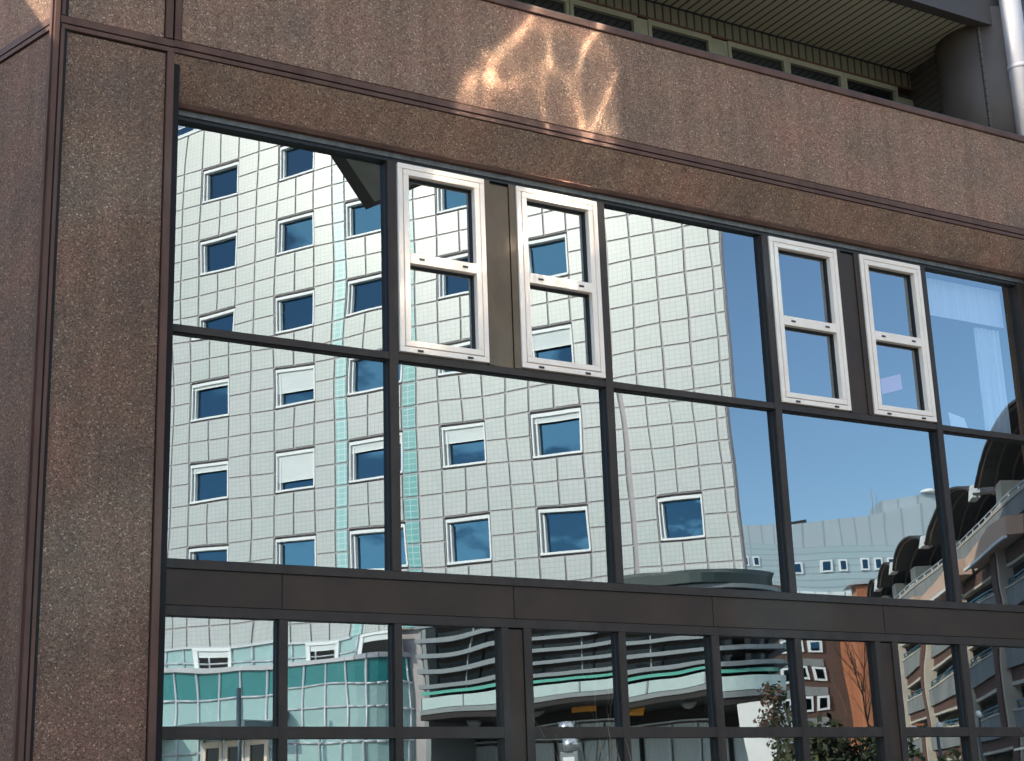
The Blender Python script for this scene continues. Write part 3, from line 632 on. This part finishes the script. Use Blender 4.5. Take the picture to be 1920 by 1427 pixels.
m.hexa([(x, y, 4.6) for x, y in rpath(3.98, 1.6, u1=1.9)]+[(-8.95, -1.5, 4.6)], [(x, y, 4.77) for x, y in rpath(3.98, 1.6, u1=1.9)]+[(-8.95, -1.5, 4.77)], 'porch')
m.box(-9.3, .9, .2, .3, 4.15, 4.6, 'porch'); m.build('porch_ceiling', pav, PO)
m = MB().box(-9.3, 1.8, .32, .40, 4.08, 4.14, 'alu')
for i in range(12): m.box(-9.2+i*.95, -9.12+i*.95, .3, .4, PL, 4.0, 'alu' if i % 3 else 'black_void')
m.build('door_bars', pav, PO)
for i in range(11): MB().box(-9.1+i*.95, -8.28+i*.95, .2, .28, PL, 4.0, 'door_panel').build('door', pav, PO)
MB().hexa([(1.25, 2.9, PL), (2.1, 2.9, PL), (2.1, 3.8, PL), (1.25, 3.8, PL)], [(.95, 2.9, 4.6), (2.1, 2.9, 4.6), (2.1, 3.8, 4.6), (.95, 3.8, 4.6)], 'pillar').build('pillar', pav, PO)
m = MB().box(-9.2, -9.0, -1, 3.3, PL, 8.3, 'steel_grey'); m.build('end_wall', pav, PO)
for u_ in (-7.6, -5.7, -.9):
    MB().lathe(u_, 2.6, [(.28, 4.58), (.26, 4.5), (.16, 4.4), (.03, 4.36)], 'conc_grey').build('ceiling_light', pav, PO)
s1 = tag(MB().box(-.42, .42, -.03, .03, 0, .2, 'orange').build('hanging_sign'), 'dim orange sign board under the pavilion porch left of the bright one', 'sign')
s1.location = W(-4.2, 2.2, 4.34); s1.rotation_euler = (0, 0, TW)
s2 = tag(MB().box(-.3, .3, -.03, .03, 0, .32, 'orange').build('hanging_sign'), 'bright orange sign board tilted under the pavilion porch ceiling', 'sign')
s2.location = W(-2.35, 3.2, 4.36); s2.rotation_euler = (0, .12, TW)
kk = thing('ticket_machine', W(-3.3, 5.2), TW, 'silver ticket machine with white notice and green label before the pavilion', 'ticket machine')
MB().box(-.3, .3, -.2, .2, 0, 1.55, 'steel_grey').build('body', kk, bevel=.02); MB().cyl(0, .02, 1.55, 1.95, .26, 'chrome', 20).build('dome', kk)
MB().box(-.2, .2, .2, .21, .75, 1.4, 'paper').box(-.2, .2, .211, .214, 1.02, 1.05, 'navy').box(-.2, .2, .211, .214, .76, .80, 'navy').build('notice', kk); MB().box(-.15, .15, .2, .212, .42, .66, 'green_sign').build('green_label', kk)

# ------------------------------------------------------------------ parking deck with vaulted hoods
S0 = 70.0
PA = math.atan2(0.823, -0.568)
pk = thing('parking_deck', (16.46+.568*S0, 23.36-.823*S0, 0), PA, 'brick and concrete parking deck with dark vaulted roof hoods', 'parking deck')
X0, X1 = -58, 12      # local x = S0 - s
def lx(s): return S0 - s
m = MB().box(X0, X1, -14, -6, 0, 18.2, 'black_void')
for z in (5.35, 8.3, 11.25, 14.3, 15.5): m.box(X0, X1, -6, -.1, z-.25, z, 'conc_grey')
m.box(X0, X1, -6, -3, 18.0, 18.5, 'hood'); m.build('deck_floors', pk)
for z0, z1 in ((2.4, 3.5), (5.35, 6.45), (8.3, 9.4), (11.25, 12.35), (15.5, 16.5)):
    MB().box(X0, X1, -.1, .25, z0, z1, 'conc_grey').box(X0, X1, -.12, .30, z1-.02, z1+.07, 'conc_pale').build('parapet', pk)
for z0, z1 in ((4.75, 5.34), (7.7, 8.29), (10.65, 11.24), (13.6, 14.3), (14.7, 15.45)):
    MB().box(X0, X1, -.3, .05, z0, z1, 'park_brick').box(X0, X1, -.32, .09, z0-.16, z0-.005, 'conc_pale').build('brick_band', pk)
xs_ = [X1-1-6*i for i in range(12)]
for i, x in enumerate(xs_):
    if i % 2 == 0:
        MB().box(x-.55, x+.55, -.2, .6, 0, 15.6, 'park_brick').box(x+.56, x+.9, -.2, .5, 0, 15.5, 'conc_pale').build('brick_pier', pk)
    for z in (3.5, 6.46, 9.41, 12.36):
        MB().hexa([(x+.9, -2.0, z), (x+1.2, -2.0, z), (x+1.2, .2, z), (x+.9, .2, z)], [(x+.9, -2.0, z+1.2), (x+1.2, -2.0, z+1.2), (x+1.2, -1.2, z+1.2), (x+.9, -1.2, z+1.2)], 'conc_pale').build('fin', pk)
m = MB()
for z in (6.9, 9.85, 12.8, 16.95):
    m.box(X0, X1, .05, .10, z, z+.06, 'blue_rail' if z < 16 else 'grey_trim').box(X0, X1, .05, .10, z-.2, z-.15, 'blue_rail' if z < 16 else 'grey_trim')
    for i in range(35): m.box(X0+2*i, X0+.08+2*i, .04, .1, z-.45, z, 'blue_rail' if z < 16 else 'white')
m.build('railing', pk)
# salmon awning band on the third level
m = MB()
for a, b in ((-44, -33), (-31, -20), (-17.5, -6.5)): m.prism([(a, 14.3), (b, 14.35), (b, 15.3), (b-4, 15.5), (a, 14.9)], 'y', .3, 1.2, 'salmon').box(a, b, 1.2, 1.35, 14.15, 14.3, 'white')
m.build('render_band', pk)
hs = [(128.0, 122.0, 18.55), (122.0, 114.4, 18.5), (114.4, 103.5, 18.45), (103.5, 87.0, 18.35), (86.5, 66.5, 18.6)]
for s0, s1, zb in hs:
    a, b = lx(s0), lx(s1); n = 14; wdt = b-a; hgt = .085*wdt+.35
    arc = [(a + wdt*(i/n), zb + hgt*math.sin(PI*min(1, (i/n)**.85))**.8) for i in range(n+1)]
    hd = MB()
    for i in range(n):
        (x0, z0), (x1, z1) = arc[i], arc[i+1]
        hd.hexa([(x0, -6, z0), (x1, -6, z1), (x1, .35, z1), (x0, .35, z0)], [(x0, -6, z0+.12), (x1, -6, z1+.12), (x1, .35, z1+.12), (x0, .35, z0+.12)], 'hood')
    h = hd.build('roof_hood', pk)
    rb = MB()
    for j in range(7):
        y = -5.6 + j*.95; rb.tube([(x, y, z-.04) for x, z in arc], .07, 'hood_rib', 5)
    rb.build('hood_ribs', h)
    MB().box(a+.1, b-.1, -6.1, -6.0, 16.5, zb+hgt*.98, 'black_void').build('hood_back', h)
    MB().hexa([(b-1.4, -.1, zb-.1), (b-.05, -.1, zb-.1), (b-.05, 0.4, zb-.1), (b-1.4, 0.4, zb-.1)], [(b-.5, -.1, zb+.55), (b-.05, -.1, zb+.55), (b-.05, 0.4, zb+.55), (b-.5, 0.4, zb+.55)], 'white').build('hood_tip', h)
    MB().hexa([(a+.3, -1.8, 16.55), (a+.9, -1.8, 16.55), (a+.9, .3, 16.55), (a+.3, .3, 16.55)], [(a+.3, -1.8, 18.0), (a+.9, -1.8, 18.0), (a+.9, -1.3, 18.0), (a+.3, -1.3, 18.0)], 'white').build('white_bracket', pk)
    MB().box(a+.2, a+1.6, -2.2, -.8, 16.5, zb, 'steel_grey').build('roof_column', pk)

# ------------------------------------------------------------------ far buildings
FA = math.atan2(-(-128.5+136.6), (135.2-121.7))
d = Vector((142.1-121.7, -124.4+136.6)); d.normalize(); FA = math.atan2(d.y, d.x)
far = thing('hospital_block', (121.7, -136.6, 0), FA, 'distant pale metal clad hospital block with rooftop plant room', 'building')
def topz(x): return 35.6 + .00*x + (0.0048*x*x if x > 0 else .004*x*x)
m = MB()
for i in range(-30, 45, 3):
    m.hexa([(i, -8, 33.0-.0), (i+3, -8, 33.0), (i+3, 0, 33.0), (i, 0, 33.0)], [(i, -8, topz(i)), (i+3, -8, topz(i+3)), (i+3, 0, topz(i+3)), (i, 0, topz(i))], 'metal_clad')
m.build('metal_parapet', far)
MB().box(-30, 45, -8, .1, 0, 32.99, 'grey_brick').build('wall', far)
MB().hexa([(17, -7, 36.5), (25.5, -7, 36.5), (25.5, -1, 36.5), (17, -1, 36.5)], [(17, -7, 38.6), (25.5, -7, 39.1), (25.5, -1, 39.1), (17, -1, 38.6)], 'metal_clad').build('plant_room', far)
MB().lathe(22.0, -.6, [(1.0, 39.0), (.8, 39.3), (.3, 39.5), (.02, 39.55)], 'white').build('satellite_dish', far)
MB().tube([(16, -1, 36.6), (16, -1, 40.2)], .06, 'grey_rail').tube([(16.5, -1, 36.6), (16.5, -1, 39.6)], .05, 'grey_rail').build('antenna', far)
MB().prism([(5.2, 35.5), (8.2, 35.6), (8.2, 36.5), (5.8, 36.2)], 'y', -2, -1, 'slot').build('roof_vent', far)
MB().box(21.5, 22.6, .1, .2, 34.6, 35.2, 'slot').build('wall_vent', far)
def winrow(par, off, x, z, w, h, n, gap, y=.1, gl='twin_glass'):
    for i in range(n):
        q = x+i*(w+gap); f = MB().box(q, q+w, y, y+.18, z, z+h, 'white').build('window', par, off)
        MB().box(q+.22, q+w-.22, y+.1, y+.22, z+.2, z+h-.2, gl).build('pane', f, off)
for x, n in ((-1.6, 2), (4.6, 2), (9.0, 2), (13.5, 4), (24.6, 3), (33, 3)): winrow(far, (0, 0, 0), x, 29.9 + (.018*x), 1.05, 1.35, n, .6)
for x, n in ((5, 3), (9.5, 3)): winrow(far, (0, 0, 0), x, 26.4, 1.5, 1.6, n, .2, gl='blind')
br = thing('brick_block', (98.0, -104.2, 0), math.atan2(4.9, 8.5), 'brown brick block with grey window bands behind trees', 'building')
MB().box(-16, 6.2, -10, 0, 0, 22, 'brick').build('wall', br)
for z in (16.4, 13.6, 10.9, 8.2, 5.5):
    MB().box(-.1, 3.9, 0, .12, z+1.35, z+2.1, 'conc_grey').build('window_band', br); winrow(br, (0, 0, 0), 0.0, z, 1.05, 1.3, 3, .4, 0)
ch = tag(MB().ring([[(2.3*math.cos(2*PI*i/10), 2.3*math.sin(2*PI*i/10), z) for i in range(10)] for z in (0, 20)], 'orange_brick', smooth=False).build('stair_tower'), 'tall orange brick stair tower beside the brown brick block', 'tower')
ch.location = (104.3, -99.4, 0)
lo = thing('link_building', (131, -126.6, 0), FA, 'low orange brick link roof below the hospital block', 'building')
MB().box(-2, 7, 0, 3, 0, 27.6, 'orange_brick').build('wall', lo); MB().prism([(-3, 27.6), (8, 28.2), (8, 28.5), (-2, 28.0)], 'y', -.2, 3.4, 'grey_trim').build('roof', lo)

# ------------------------------------------------------------------ plants
def leaves(mb, centre, rad, n, size, k, squash=1.0, rn=rnd):
    for _ in range(n):
        while True:
            p = Vector((rn.uniform(-1, 1), rn.uniform(-1, 1), rn.uniform(-1, 1)))
            if p.length < 1: break
        p = Vector(centre) + Vector((p.x*rad, p.y*rad, p.z*rad*squash)); a = Vector((rn.gauss(0, 1), rn.gauss(0, 1), rn.gauss(0, 1))).normalized(); b = a.orthogonal().normalized(); s = size*rn.uniform(.6, 1.3)
        mb.poly([p-a*s, p+b*s*.45, p+a*s, p-b*s*.45], k)
def shrub(name, loc, h, w, n, size, k, label, group=None, seed=1):
    rn = random.Random(seed); t = thing(name, loc, 0, label, 'shrub', group)
    st = MB(); lf = MB()
    for i in range(9):
        a = rn.uniform(0, 2*PI); q = Vector((math.cos(a)*w*rn.uniform(.2, .8), math.sin(a)*w*rn.uniform(.2, .8), h*rn.uniform(.6, .95)))
        st.tube([(0, 0, -.05), (q.x*.4, q.y*.4, q.z*.5), tuple(q)], [.035, .022, .008], 'bark', 5); leaves(lf, q, w*.42, n//9, size, k, 1.1, rn)
    leaves(lf, (0, 0, h*.5), w*.8, n//3, size, k, .8, rn)
    st.build('stems', t); lf.build('foliage', t)
shrub('leafy_shrub', (15.8, -6.6, .05), 2.75, 1.0, 1500, .07, 'leaf2', 'low olive shrub left of the blue cover', 'shrubs across the path', 3)
shrub('leafy_shrub', (17.0, -5.2, .0), 2.6, .9, 1300, .07, 'leaf', 'dark leafy shrub before the brick parking deck', 'shrubs across the path', 5)
shrub('leafy_shrub', (16.4, -6.1, .05), 2.75, .8, 1100, .07, 'leaf', 'dark dense shrub beside the conifer', 'shrubs across the path', 8)
tr = thing('conifer_tree', (24.7, -17.6, .95), 0, 'dark narrow conifer beside the rounded pavilion end', 'tree')
MB().tube([(0, 0, -.1), (0, 0, 1.8), (.05, 0, 3.6)], [.12, .08, .02], 'bark', 8).build('trunk', tr)
m = MB(); rn = random.Random(4)
for i in range(34): z = .5+3.1*rn.random(); leaves(m, (rn.uniform(-.5, .5)*(1.2-z/4), rn.uniform(-.5, .5)*(1.2-z/4), z), .32, 60, .07, 'leaf' if i % 4 else 'leaf_red', 1, rn)
m.build('crown', tr)
def branch(mb, p, d, ln, r, depth, k, rn, q_=.9):
    pts = [p]; q = Vector(p); d = Vector(d)
    for i in range(4):
        d = (d + Vector((rn.uniform(-.22, .22), rn.uniform(-.22, .22), rn.uniform(-.02, .12)))).normalized(); q = q + d*ln/4; pts.append(tuple(q))
        if depth > 0 and i > 0:
            for _ in range(2 if depth > 1 else 1):
                dd = (d + Vector((rn.uniform(-.9, .9)*q_, rn.uniform(-.9, .9)*q_, rn.uniform(-.2, .5)))).normalized(); branch(mb, tuple(q), dd, ln*rn.uniform(.4, .65)*(.5+.5*q_), r*.5, depth-1, k, rn, q_)
    mb.tube(pts, [r, r*.85, r*.7, r*.55, r*.3], k, 5)
bt = thing('bare_tree', (42.2, -33.0, 1.9), 0, 'bare winter tree in front of the orange stair tower', 'tree')
m = MB(); branch(m, (0, 0, -.1), (0.05, 0, 1), 4.2, .07, 3, 'bark', random.Random(12)); m.build('branches', bt)
def twigs(loc, stems, label, seed, k='twig'):
    t = thing('bare_shrub', loc, 0, label, 'shrub', 'bare shrubs at the foot of the facade'); rn = random.Random(seed)
    for (bx, by, dx, dz, ln, r) in stems:
        m = MB(); branch(m, (bx, by, -.1), (dx, 0.0, dz), ln, r, 2, k, rn, .35); m.build('stem', t)
twigs((7.84, -.75, -.02), [(.0, 0, -.06, 1, 2.25, .010), (-.25, .1, -.03, 1, 1.75, .006)], 'bare thin shrub in front of the middle lower windows', 5)
twigs((12.62, -.75, -.02), [(-.1, 0, -.03, 1, 2.2, .008)], 'bare thin shrub in front of the right lower windows', 9)
tp = thing('covered_cart', (16.45, -6.1, .03), .4, 'bright blue cover over a small cart among shrubs', 'cart')
MB().hexa([(-.35, -.3, .0), (.35, -.3, .0), (.35, .3, .0), (-.35, .3, .0)], [(-.2, -.2, 2.25), (.22, -.18, 2.35), (.2, .22, 2.3), (-.22, .2, 2.2)], 'blue_tarp').build('cover', tp, bevel=.08); MB().cyl(-.3, -.35, .12, .24, .12, 'slot', 12).build('wheel', tp)

# street lamps before the parking deck
def lamp(loc, label):
    t = thing('street_lamp', loc, 0, label, 'lamp', 'street lamps along the parking deck')
    MB().cyl(0, 0, -.1, 5.3, .06, 'navy', 10).build('pole', t); MB().lathe(0, 0, [(.05, 5.2), (.16, 5.24), (.18, 5.3), (.15, 5.38), (.08, 5.44), (.02, 5.46)], 'lampglobe').build('lamp_head', t)
for x, y, z, lb in ((43.1, -32.1, -1.0, 'white capped street lamp farthest along the parking deck'), (44.1, -31.5, -.85, 'white capped street lamp midway along the parking deck'), (45.2, -30.8, -.45, 'white capped street lamp nearest the mirrored facade')): lamp((x, y, .15+z), lb)
# striped curved bicycle shelter
bs = thing('bicycle_shelter', (24.2, -8.2, .3), 0.5, 'white curved bicycle shelter roof by the parking deck', 'shelter')
m = MB()
for i in range(8):
    a0, a1 = PI*.5*i/8, PI*.5*(i+1)/8; f = lambda a: (1.6*math.sin(a)-1.0, 2.35+.75*(1-math.cos(a)))
    (x0, z0), (x1, z1) = f(a0), f(a1); m.hexa([(x0, -1.2, z0), (x1, -1.2, z1), (x1, 1.2, z1), (x0, 1.2, z0)], [(x0, -1.2, z0+.04), (x1, -1.2, z1+.04), (x1, 1.2, z1+.04), (x0, 1.2, z0+.04)], 'white' if i % 2 else 'grey_rail')
m.build('roof', bs); MB().cyl(.3, -1, -.3, 2.75, .04, 'navy', 8).cyl(.3, 1, -.3, 2.75, .04, 'navy', 8).build('posts', bs)
